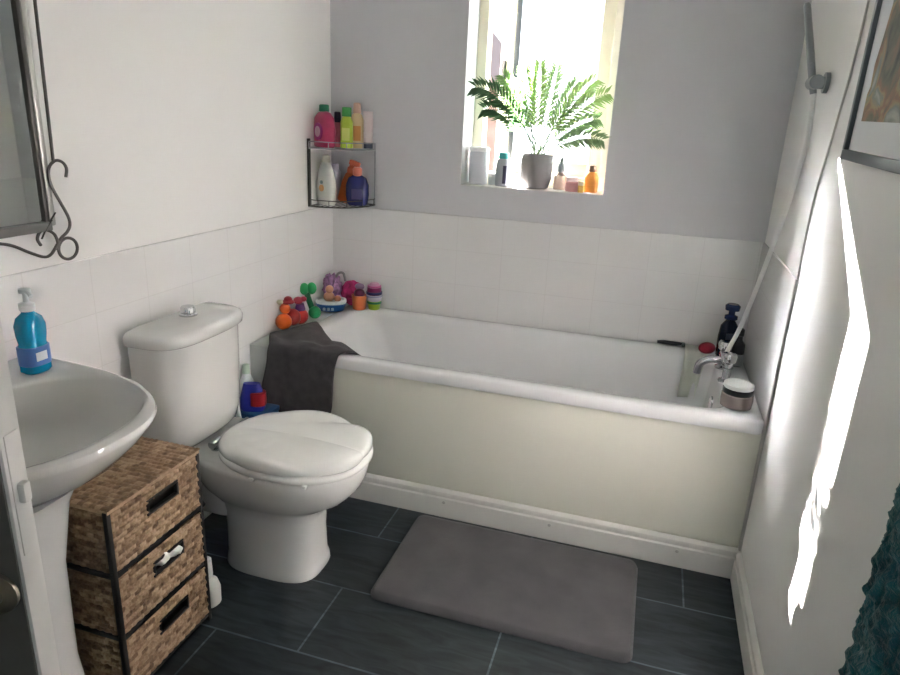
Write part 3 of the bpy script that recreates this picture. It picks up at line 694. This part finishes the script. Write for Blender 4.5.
GC = 'stack of toy cups in the back left tub corner'
z = ZL
for lab, c, r0, r1, h, c2 in (('lime green stacking cup at the bottom of the toy cup stack', (.30, .50, .03), .026, .031, .040, (.02, .22, .08)),
                              ('pale lilac stacking cup in the middle of the toy cup stack', (.52, .50, .58), .032, .035, .028, (.30, .30, .42)),
                              ('dark navy and maroon stacking cup near the top of the toy cup stack', (.16, .01, .07), .034, .032, .034, (.015, .02, .10)),
                              ('pink domed cup topping the toy cup stack', (.55, .28, .40), .029, .020, .020, (.45, .1, .25))):
    t = thing('stacking_cup', lab, 'toy cup', (.236, -.055, z), 0, GC)
    bm = B(); lathe(bm, [(r0 - .002, 0), (r0, .002), (r1, h - .002), (r1 - .002, h)], 24); obj('cup_wall', bm, plastic(*c), t)
    bm = B(); lathe(bm, [(r1 + .0005, h * .70), (r1 + .0025, h * .72), (r1 + .0025, h * .93), (r1 + .0005, h * .95)] if r0 < r1 else [(r0 + .0002, h * .08), (r0 + .0025, h * .1), (r0 + .0025, h * .42), (r0 + .0002, h * .44)], 24); obj('cup_band', bm, plastic(*c2), t)
    z += h

# ---------------------------------------------------------------- right end of the bath
t = thing('candle_tub', 'round glass tub with white lid and black band on the bath corner', 'tub', (1.728, -.600, H), 0)
t.scale = (.86, .86, .9)
bm = B(); lathe(bm, [(.050, 0), (.056, .004), (.058, .03), (.056, .048), (.052, .052)], 32); obj('tub_body', bm, mat('rosy_glass', (.21, .175, .165), .12, coat=.4), t)
bm = B(); lathe(bm, [(.053, .052), (.0545, .054), (.0545, .070), (.052, .072)], 32); obj('tub_band', bm, plastic(.015, .02, .02), t)
bm = B(); lathe(bm, [(.052, .072), (.054, .074), (.053, .086), (.048, .089), (.045, .086), (.001, .086)], 32); obj('tub_lid', bm, plastic(.55, .56, .54), t)
t = thing('shampoo_bottle', 'tall navy shampoo bottle with clip cap in the right back bath corner', 'bottle', (1.735, -.075, H), .3)
navy = plastic(.012, .018, .035, .2)
bm = B(); ob(bm, [(.030, 0), (.034, .005), (.036, .08), (.032, .125), (.018, .145), (.014, .15)], 1, .7); obj('bottle_body', bm, navy, t)
bm = B(); box(bm, -.018, .018, -.0262, -.0240, .03, .10, .0006); obj('bottle_label', bm, plastic(.05, .06, .10), t)
bm = B(); lathe(bm, [(.02, .15), (.024, .153), (.024, .165), (.012, .17), (.012, .185), (.026, .188), (.028, .205), (.02, .212)], 20); obj('bottle_cap', bm, plastic(.02, .035, .09, .25), t)
t = thing('conditioner_bottle', 'black bottle with grey foot in front of the navy shampoo', 'bottle', (1.765, -.165, H), 0)
bm = B(); ob(bm, [(.028, .0), (.032, .004), (.033, .05), (.03, .085), (.016, .10), (.014, .115), (.018, .117), (.018, .14), (.012, .144)], .8, 1); obj('bottle_body', bm, M['blackg'], t)
bm = B(); ob(bm, [(.0325, .004), (.034, .006), (.0345, .048), (.033, .05)], .81, 1.01); obj('bottle_label', bm, plastic(.28, .30, .30), t)
t = thing('soap_bar', 'deep red soap on the back rim beside the dark bottles', 'soap', (1.668, -.075, H), .3)
bm = B(); bmesh.ops.create_icosphere(bm, subdivisions=3, radius=1)
for v in bm.verts: v.co = Vector((v.co.x * .034, v.co.y * .022, v.co.z * .024 + .024))
obj('soap_block', bm, plastic(.30, .015, .03), t)
t = thing('razor', 'black handled razor lying on the back rim of the tub', 'razor', (1.535, -.026, H + .005), -.03)
bm = B(); tube(bm, [(-.055, 0, .004), (-.03, 0, .006), (.02, 0, .006), (.042, 0, .008)], [.006, .0085, .0085, .006], 10); obj('razor_handle', bm, M['blackg'], t)
bm = B(); box(bm, .040, .054, -.016, .016, .0, .012, .003); obj('razor_head', bm, plastic(.05, .07, .06), t)
bm = B(); g = []
for i in range(15):
    row = []
    for j in range(25):
        u, v = i / 14, j / 24
        x = 1.590 + .10 * u - .006 * v; L_ = .24 * v
        if L_ < .042: y, z = -.014 - L_, H + .010
        else:
            q = min(1, (L_ - .042) / .03); y = -.056 - .03 * math.sin(q * PI / 2) - .09 * max(0, L_ - .072); z = H + .010 - .012 * q - max(0, L_ - .06)
        y -= .010 * (1 + math.sin(u * 9 + v * 2)) * v; z += .004 * noise.noise(Vector((u * 6, v * 6, 5)))
        x += .018 * v * math.sin(u * 5)
        row.append(bm.verts.new((x, y, z)))
    g.append(row)
for i in range(14):
    for j in range(24): bm.faces.new((g[i][j], g[i + 1][j], g[i + 1][j + 1], g[i][j + 1]))
o = tag(obj('flannel', bm, M['palefl'], ang=70), 'pale washcloth hanging over the back rim into the tub beside the tap', 'washcloth'); md = o.modifiers.new('s', 'SOLIDIFY'); md.thickness = .005

# ---------------------------------------------------------------- things on the window sill
ZS = WZ0 + .004
pt = thing('potted_palm', 'green feathery palm in a matt grey pot on the window sill', 'plant', (.902, .075, ZS))
bm = B(); lathe(bm, [(.050, 0), (.056, .004), (.066, .04), (.069, .10), (.068, .136), (.066, .139), (.062, .136), (.061, .12), (.001, .118)], 36); obj('pot', bm, M['pot'], pt)
bm = B(); lathe(bm, [(.060, .112), (.058, .122), (.03, .126), (.001, .127)], 24); obj('potting_soil', bm, M['soil'], pt)
lf = [leaf_mat('palm_dark', (.035, .078, .042)), leaf_mat('palm_mid', (.12, .19, .10)), leaf_mat('palm_light', (.19, .29, .11))]
def frond(tip, lift, size, m, seed, y_in):
    rnd = random.Random(seed)
    st = Vector((rnd.uniform(-.018, .018), rnd.uniform(-.015, .015), .12)); tp = Vector((tip[0] - .902, y_in, tip[1] - ZS))
    mid = st.lerp(tp, .55) + Vector((0, 0, lift))
    P = [(st * (1 - t) ** 2 + mid * 2 * t * (1 - t) + tp * t * t) for t in [k / 24 for k in range(25)]]
    bm = B(); tube(bm, P, [.0032 * (1 - .75 * k / 24) for k in range(25)], 6)
    fr = obj('frond', bm, m, pt)
    bm = B()
    nl = 17
    for k in range(nl):
        t = .30 + .70 * k / (nl - 1); i = min(23, int(t * 24)); p = P[i].lerp(P[i + 1], t * 24 - i) if i < 24 else P[-1]
        tg = (P[min(24, i + 1)] - P[max(0, i - 1)]).normalized(); side = tg.cross(Vector((0, -1, .25))).normalized(); nn = side.cross(tg).normalized()
        ln = size * (.55 + .45 * math.sin(PI * (.15 + .8 * (t - .3) / .7))) * rnd.uniform(.85, 1.1)
        for s in (-1, 1):
            dr = (tg * .75 + side * s * .62 + nn * rnd.uniform(-.25, .25)).normalized()
            w = dr.cross(nn).normalized() * .0062
            e = p + dr * ln + Vector((0, 0, -.16 * ln)); m1 = p + dr * ln * .4 + Vector((0, 0, .02 * ln))
            f_ = nn * .0014
            a0 = bm.verts.new(p); b1 = bm.verts.new(m1 + w + f_); b2 = bm.verts.new(m1 - w + f_); b0 = bm.verts.new(m1 - f_); e0 = bm.verts.new(e)
            bm.faces.new((a0, b0, b1)); bm.faces.new((a0, b2, b0)); bm.faces.new((b1, b0, e0)); bm.faces.new((b0, b2, e0))
    if k: bm.normal_update()
    me = bpy.data.meshes.new('leaflets'); bm.to_mesh(me); bm.free(); me.materials.append(m)
    o = bpy.data.objects.new('leaflets', me); COL.objects.link(o); o.parent = fr
for k, (tip, lift, size, mi, yi) in enumerate([
        ((.655, 1.530), .125, .085, 0, -.10), ((.690, 1.45), .10, .080, 0, -.07), ((.745, 1.575), .05, .075, 1, -.01), ((.820, 1.60), .03, .075, 1, .03),
        ((.890, 1.62), .02, .080, 2, -.03), ((.945, 1.615), .02, .075, 1, .05), ((1.03, 1.56), .04, .070, 1, .02), ((1.105, 1.565), .06, .080, 2, -.06),
        ((1.165, 1.52), .08, .075, 2, -.105), ((1.13, 1.43), .06, .07, 1, -.03), ((1.165, 1.355), .07, .07, 1, -.11), ((.715, 1.555), .06, .07, 1, .03)]):
    frond(tip, lift, size, lf[mi], k, yi)
# left of the pot
t = thing('toilet_roll_pack', 'pale grey squat tub at the left end of the window sill', 'tub', (.653, .088, ZS))
bm = B(); ob(bm, [(.034, 0), (.038, .004), (.040, .12), (.038, .135), (.028, .14)], 1, 1, e=3.2); obj('tub_body', bm, plastic(.55, .57, .62), t)
bm = B(); ob(bm, [(.037, .135), (.0415, .137), (.0415, .150), (.037, .154)], 1, 1, e=3.2); obj('tub_lid', bm, plastic(.66, .67, .68), t)
t.name = 'storage_tub'
t = thing('face_wash_bottle', 'grey bottle with teal cap and dark stripe left of the palm pot', 'bottle', (.765, .065, ZS), -.2)
bm = B(); ob(bm, [(.028, 0), (.031, .004), (.031, .085), (.027, .105), (.018, .112)], 1, .75); obj('bottle_body', bm, plastic(.34, .36, .40), t)
bm = B(); ob(bm, [(.020, .112), (.022, .114), (.021, .135), (.016, .138)], 1, .8); obj('bottle_cap', bm, plastic(.03, .30, .30), t)
bm = B(); box(bm, .010, .026, -.0245, -.019, .012, .085, .001); obj('bottle_stripe', bm, plastic(.03, .03, .07), t)
t = thing('small_jar', 'tiny white jar squeezed between grey tub and bottle on the sill', 'jar', (.715, .10, ZS))
bm = B(); lathe(bm, [(.018, 0), (.02, .003), (.02, .03), (.018, .033)], 18); obj('jar_body', bm, plastic(.6, .62, .64), t)
bm = B(); lathe(bm, [(.020, .033), (.021, .035), (.021, .045), (.018, .047)], 18); obj('jar_lid', bm, plastic(.7, .7, .7), t)
# right of the pot
t = thing('perfume_bottle', 'small glass scent bottle with grey stopper right of the palm pot', 'bottle', (1.005, .095, ZS))
bm = B(); ob(bm, [(.024, 0), (.026, .003), (.026, .055), (.012, .065), (.010, .07)], 1, .7); obj('bottle_body', bm, mat('clear_pinkish', (.75, .62, .60), .1, trans=.5), t)
bm = B(); lathe(bm, [(.010, .07), (.015, .074), (.015, .09), (.008, .115), (.004, .13)], 14); obj('bottle_stopper', bm, plastic(.25, .29, .30), t)
t = thing('pink_jar', 'low pink jar on the sill between scent bottle and orange bottle', 'jar', (1.062, .055, ZS))
bm = B(); lathe(bm, [(.026, 0), (.028, .003), (.028, .035), (.022, .04)], 22); obj('jar_body', bm, plastic(.68, .36, .36), t)
bm = B(); lathe(bm, [(.024, .04), (.026, .042), (.026, .056), (.022, .058)], 22); obj('jar_lid', bm, plastic(.72, .58, .56), t)
t = thing('oil_bottle', 'orange bottle with brown cap at the right end of the window sill', 'bottle', (1.135, .075, ZS))
bm = B(); ob(bm, [(.026, 0), (.029, .004), (.029, .06), (.018, .078), (.012, .082)], 1, .8); obj('bottle_body', bm, plastic(.75, .30, .05), t)
bm = B(); lathe(bm, [(.013, .082), (.0145, .084), (.013, .105), (.009, .108)], 16); obj('bottle_cap', bm, plastic(.22, .13, .07), t)
t = thing('lip_balm', 'stubby yellow tube in front of the orange sill bottle', 'tube', (1.10, .03, ZS))
bm = B(); lathe(bm, [(.011, 0), (.012, .002), (.012, .04), (.010, .042)], 14); obj('tube_body', bm, plastic(.72, .45, .10), t)
bm = B(); lathe(bm, [(.0122, .028), (.0128, .029), (.0128, .044), (.010, .046)], 14); obj('tube_cap', bm, plastic(.72, .6, .4), t)

# ---------------------------------------------------------------- picture on the right wall
pc = thing('framed_picture', 'brown and green watercolour in a thin dark frame on the right wall', 'picture', (W, -.958, 1.352))
pc.rotation_euler = (math.radians(1.5), 0, 0)
pw, ph, fw, fd = .56, .62, .022, .022
frm = mat('grey_black_frame', (.075, .085, .095), .35)
bm = B()
box(bm, -fd, -.001, -pw, 0, 0, fw, .002); box(bm, -fd, -.001, -pw, 0, ph - fw, ph, .002); box(bm, -fd, -.001, -fw * .8, 0, fw, ph - fw, .002); box(bm, -fd, -.001, -pw, -pw + fw * .8, fw, ph - fw, .002)
obj('frame', bm, frm, pc)
bm = B(); box(bm, -.012, -.004, -pw + .012, -.012, .012, ph - .012); obj('mount', bm, mat('mount_paper', (.70, .71, .74), .7), pc, smooth=False)
pm = mat('painted_print', (.5, .4, .3), .7); N, L_, b_ = nodes(pm)
tc = N.new('ShaderNodeTexCoord'); n1 = N.new('ShaderNodeTexNoise'); n1.inputs['Scale'].default_value = 11; n1.inputs['Detail'].default_value = 6; n1.inputs['Distortion'].default_value = .8
L_.new(tc.outputs['Object'], n1.inputs['Vector']); rp = N.new('ShaderNodeValToRGB'); e = rp.color_ramp.elements
e[0].position = .28; e[0].color = (.05, .06, .055, 1); e[1].position = .74; e[1].color = (.50, .47, .42, 1)
for p_, c_ in ((.40, (.17, .16, .12, 1)), (.47, (.30, .17, .12, 1)), (.53, (.36, .28, .16, 1)), (.60, (.22, .24, .21, 1))):
    k = e.new(p_); k.color = c_
L_.new(n1.outputs['Fac'], rp.inputs['Fac']); L_.new(rp.outputs['Color'], b_.inputs['Base Color'])
bm = B()   # irregular edged painting, a thin sheet on the mount
pts = []
for y_, z_ in ((-.075, .085), (-.072, .14), (-.085, .155), (-.078, .20), (-.095, .25), (-.11, .31), (-.105, .35), (-.14, .41), (-.16, .47), (-.20, .50), (-.28, .53), (-.36, .51), (-.43, .44), (-.47, .33), (-.48, .2), (-.475, .085)):
    pts.append(Vector((0, y_, z_)))
loft(bm, [[p + Vector((-.0125, 0, 0)) for p in pts], [p + Vector((-.0135, 0, 0)) for p in pts]]); obj('print', bm, pm, pc, smooth=False)

# ---------------------------------------------------------------- mirror with scrolled iron frame on the left wall
mr = thing('wall_mirror', 'wall mirror in a dark scrolled iron frame above the basin', 'mirror', (0.0, -1.52, 1.11))
def mp_(y, z, x=.02): return (x, y + 1.52, z - 1.11)
bm = B(); box(bm, .004, .010, -.44, .0, .012, .80); obj('mirror_glass', bm, M['mirror'], mr, smooth=False)
bm = B(); box(bm, .002, .018, -.002, .010, -.006, .82, .003); box(bm, .002, .018, -.452, -.44, -.006, .82, .003); box(bm, .002, .018, -.45, .008, .80, .82, .003)
tube(bm, [mp_(-1.474, 1.93), mp_(-1.474, 1.61), mp_(-1.482, 1.262)], .0036, 8)
obj('frame_bars', bm, M['iron'], mr)
bm = B(); box(bm, .004, .016, .012, .028, -.0, .82, .004); obj('edge_strip', bm, M['silverbar'], mr)
bm = B(); box(bm, .002, .024, -.452, .010, -.010, .012, .004); o = obj('bottom_bar', bm, mat('bar_pewter', (.17, .165, .16), .4, metal=.6), mr)
bm = B()
S = lambda L: smooth_path([mp_(*p) for p in L], 6)
tube(bm, S([(-1.452, 1.222), (-1.447, 1.242), (-1.456, 1.257), (-1.474, 1.262), (-1.492, 1.252), (-1.500, 1.235), (-1.497, 1.205), (-1.478, 1.165), (-1.461, 1.13), (-1.458, 1.108), (-1.468, 1.092), (-1.490, 1.078), (-1.507, 1.06), (-1.525, 1.044), (-1.545, 1.042), (-1.58, 1.058), (-1.63, 1.084), (-1.70, 1.10)]), .0036, 8)
cyc, czc = -1.4725, 1.0505
tube(bm, [mp_(cyc + .028 * math.cos(2 * PI * k / 30), czc + .026 * math.sin(2 * PI * k / 30)) for k in range(30)], .0038, 8, closed=True)
tube(bm, S([(-1.548, 1.070), (-1.555, 1.086), (-1.545, 1.102), (-1.528, 1.104), (-1.508, 1.092), (-1.500, 1.070), (-1.506, 1.052)]), .0036, 8)
obj('scroll', bm, M['iron'], mr)
bm = B()
for q in ((-1.497, 1.142), (-1.545, 1.085), (-1.51, 1.125)):
    loft(bm, [[Vector(mp_(-1.526 + (q[0] + 1.526) * t + dz * .004 * math.sin(PI * t + .1), 1.112 + (q[1] - 1.112) * t + dy_ * .004 * math.sin(PI * t + .1), .022 + dx_ * .003)) for dz, dy_, dx_ in ((1, 1, 0), (0, 0, 1), (-1, -1, 0), (0, 0, -1))] for t in (0, .35, .7, 1)])
obj('leaf_ornament', bm, M['iron'], mr)

# ---------------------------------------------------------------- door leaf standing open at the left
th = math.radians(14); hinge = Vector((.002, -2.481, 0)); LW = .784
dl = bpy.data.objects.new('door_1', None); COL.objects.link(dl); dl.location = hinge; dl.rotation_euler = (0, 0, th); dl['kind'] = 'structure'
bm = B(); box(bm, 0, LW, .003, .035, .008, 1.99, .002); obj('door_leaf', bm, M['gloss'], dl)
bm = B(); box(bm, 0, LW - .004, 0, .0035, .008, 1.99, .001)
for a, b, c, d in ((.09, .70, .12, .80), (.09, .70, .98, 1.88)):
    for k in ((a, b, c, c + .02), (a, b, d - .02, d), (a, a + .02, c, d), (b - .02, b, c, d)): box(bm, k[0], k[1], -.008, .001, k[2], k[3], .003)
obj('door_face', bm, M['doorface'], dl)
bm = B(); box(bm, LW - .001, LW + .0015, .008, .030, .90, 1.05, .001); box(bm, LW, LW + .010, .013, .025, .965, .99, .003); obj('door_latch', bm, M['gloss'], dl)
bm = B(); rot = Matrix.Rotation(PI / 2, 3, 'X'); lathe(bm, [(.026, 0), (.026, .005), (.011, .008), (.011, .03), (.024, .038), (.029, .05), (.024, .063), (.001, .067)], 22, rot=rot, c=(LW - .032, -.0, .855)); obj('door_handle', bm, M['pewter'], dl)

# ---------------------------------------------------------------- teal towel on a rail at the right
rl = thing('towel_rail', 'slim chrome towel rail on the right wall carrying the teal towel', 'towel rail', (W, -2.26, 1.13))
bm = B(); tube(bm, [(-.085, -.30, 0), (-.085, .24, 0)], .009, 12); obj('rail_bar', bm, M['chrome'], rl)
for y in (-.28, .225):
    bm = B(); tube(bm, [(-.0005, y, 0), (-.085, y, 0)], .008, 10); lathe(bm, [(.02, 0), (.02, .006), (.001, .007)], 16, rot=Matrix.Rotation(-PI / 2, 3, 'Y'), c=(-.001, y, 0)); obj('rail_post', bm, M['chrome'], rl)
bm = B(); n1_, n2_ = 44, 90; g = []
for i in range(n1_ + 1):
    row = []
    u = i / n1_; y = -2.50 + .50 * u
    for j in range(n2_ + 1):
        v = j / n2_; Lq = 1.40 * v   # back fall .62, over the bar, front fall
        if Lq < .62: x, z = W - .053, 1.13 - .62 + Lq
        elif Lq < .72:
            a = PI * (Lq - .62) / .10; x, z = W - .085 + .032 * math.cos(a), 1.13 + .030 * math.sin(a)
        else: x, z = W - .117, 1.13 - (Lq - .72)
        if Lq > .7: x -= .006 * math.sin(u * 16) * min(1, (Lq - .7) * 4)
        row.append(bm.verts.new((x, y + .012 * math.sin(z * 9), z)))
    g.append(row)
for i in range(n1_):
    for j in range(n2_): bm.faces.new((g[i][j], g[i + 1][j], g[i + 1][j + 1], g[i][j + 1]))
o = tag(obj('towel', bm, M['teal'], ang=180), 'chunky teal towel hanging on the right wall near the camera', 'towel')
md = o.modifiers.new('thick', 'SOLIDIFY'); md.thickness = .02; md.offset = 0
md = o.modifiers.new('sub', 'SUBSURF'); md.levels = 2; md.render_levels = 2
tx = bpy.data.textures.new('pile', 'CLOUDS'); tx.noise_scale = .016; tx.noise_depth = 1
md = o.modifiers.new('pile', 'DISPLACE'); md.texture = tx; md.strength = .018; md.mid_level = .5; md.texture_coords = 'LOCAL'

# ---------------------------------------------------------------- light
lampo = thing('added_fill_lamp', 'added opal fill lamp on the ceiling, out of view', 'lamp', (.95, -1.75, ZC))  # unseen lamp, added for a little fill light
bm = B(); lathe(bm, [(.145, -.03), (.15, -.026), (.15, -.001), (.14, 0)], 40); obj('lamp_base', bm, M['gloss'], lampo)
bm = B(); lathe(bm, [(.001, -.075), (.06, -.072), (.11, -.055), (.135, -.03)], 40); obj('lamp_shade', bm, mat('fill_glow', (.9, .9, .88), .4, emit=(1.0, .95, .87, .55)), lampo)

sd = Vector((1, -1.37, -.82)).normalized()
sl = bpy.data.lights.new('sun', 'SUN'); sl.energy = 128.0; sl.angle = math.radians(.6); sl.color = (1, .955, .925)
so_ = bpy.data.objects.new('sun', sl); COL.objects.link(so_); so_.rotation_euler = sd.to_track_quat('-Z', 'Y').to_euler(); so_.location = (-6, 9, 7)
wd = bpy.data.worlds.new('sky'); sc.world = wd; wd.use_nodes = True
nt = wd.node_tree; bg = nt.nodes['Background']; bg.inputs['Strength'].default_value = .45
tc = nt.nodes.new('ShaderNodeTexCoord'); sx = nt.nodes.new('ShaderNodeSeparateXYZ'); cr = nt.nodes.new('ShaderNodeValToRGB')
mpn = nt.nodes.new('ShaderNodeMapRange'); mpn.inputs['From Min'].default_value = -1; mpn.inputs['From Max'].default_value = 1
nt.links.new(tc.outputs['Generated'], sx.inputs[0]); nt.links.new(sx.outputs[2], mpn.inputs['Value']); nt.links.new(mpn.outputs[0], cr.inputs['Fac'])
e = cr.color_ramp.elements; e[0].position = .45; e[0].color = (.42, .56, .62, 1); e[1].position = .56; e[1].color = (.95, .98, 1, 1); k = e.new(.95); k.color = (.55, .75, 1, 1)
nt.links.new(cr.outputs['Color'], bg.inputs['Color'])

# ---------------------------------------------------------------- camera
cd = bpy.data.cameras.new('camera'); cam = bpy.data.objects.new('camera', cd); COL.objects.link(cam); sc.camera = cam
R_ = Matrix(((0.954767048491451, -0.13238484975002549, 0.26625952503447914), (0.2937916527301528, 0.2817728366254538, -0.9133950587375271), (0.045894965965872024, 0.9503043302525294, 0.3079209833744413)))
cam.matrix_world = Matrix.Translation((1.39213, -2.76196, 1.39183)) @ R_.to_4x4()
cd.sensor_fit = 'HORIZONTAL'; cd.sensor_width = 36; cd.lens = 664.711 / 900 * 36; cd.clip_start = .02
sc.view_settings.view_transform = 'Standard'; sc.view_settings.look = 'None'; sc.view_settings.gamma = 1; sc.view_settings.use_curve_mapping = False
sc.view_settings.exposure = 2.05
sc.cycles.use_denoising = True
sc.cycles.max_bounces = 12; sc.cycles.diffuse_bounces = 8; sc.cycles.transmission_bounces = 8; sc.cycles.transparent_max_bounces = 12
sc.cycles.sample_clamp_indirect = 0; sc.cycles.caustics_reflective = False; sc.cycles.caustics_refractive = True
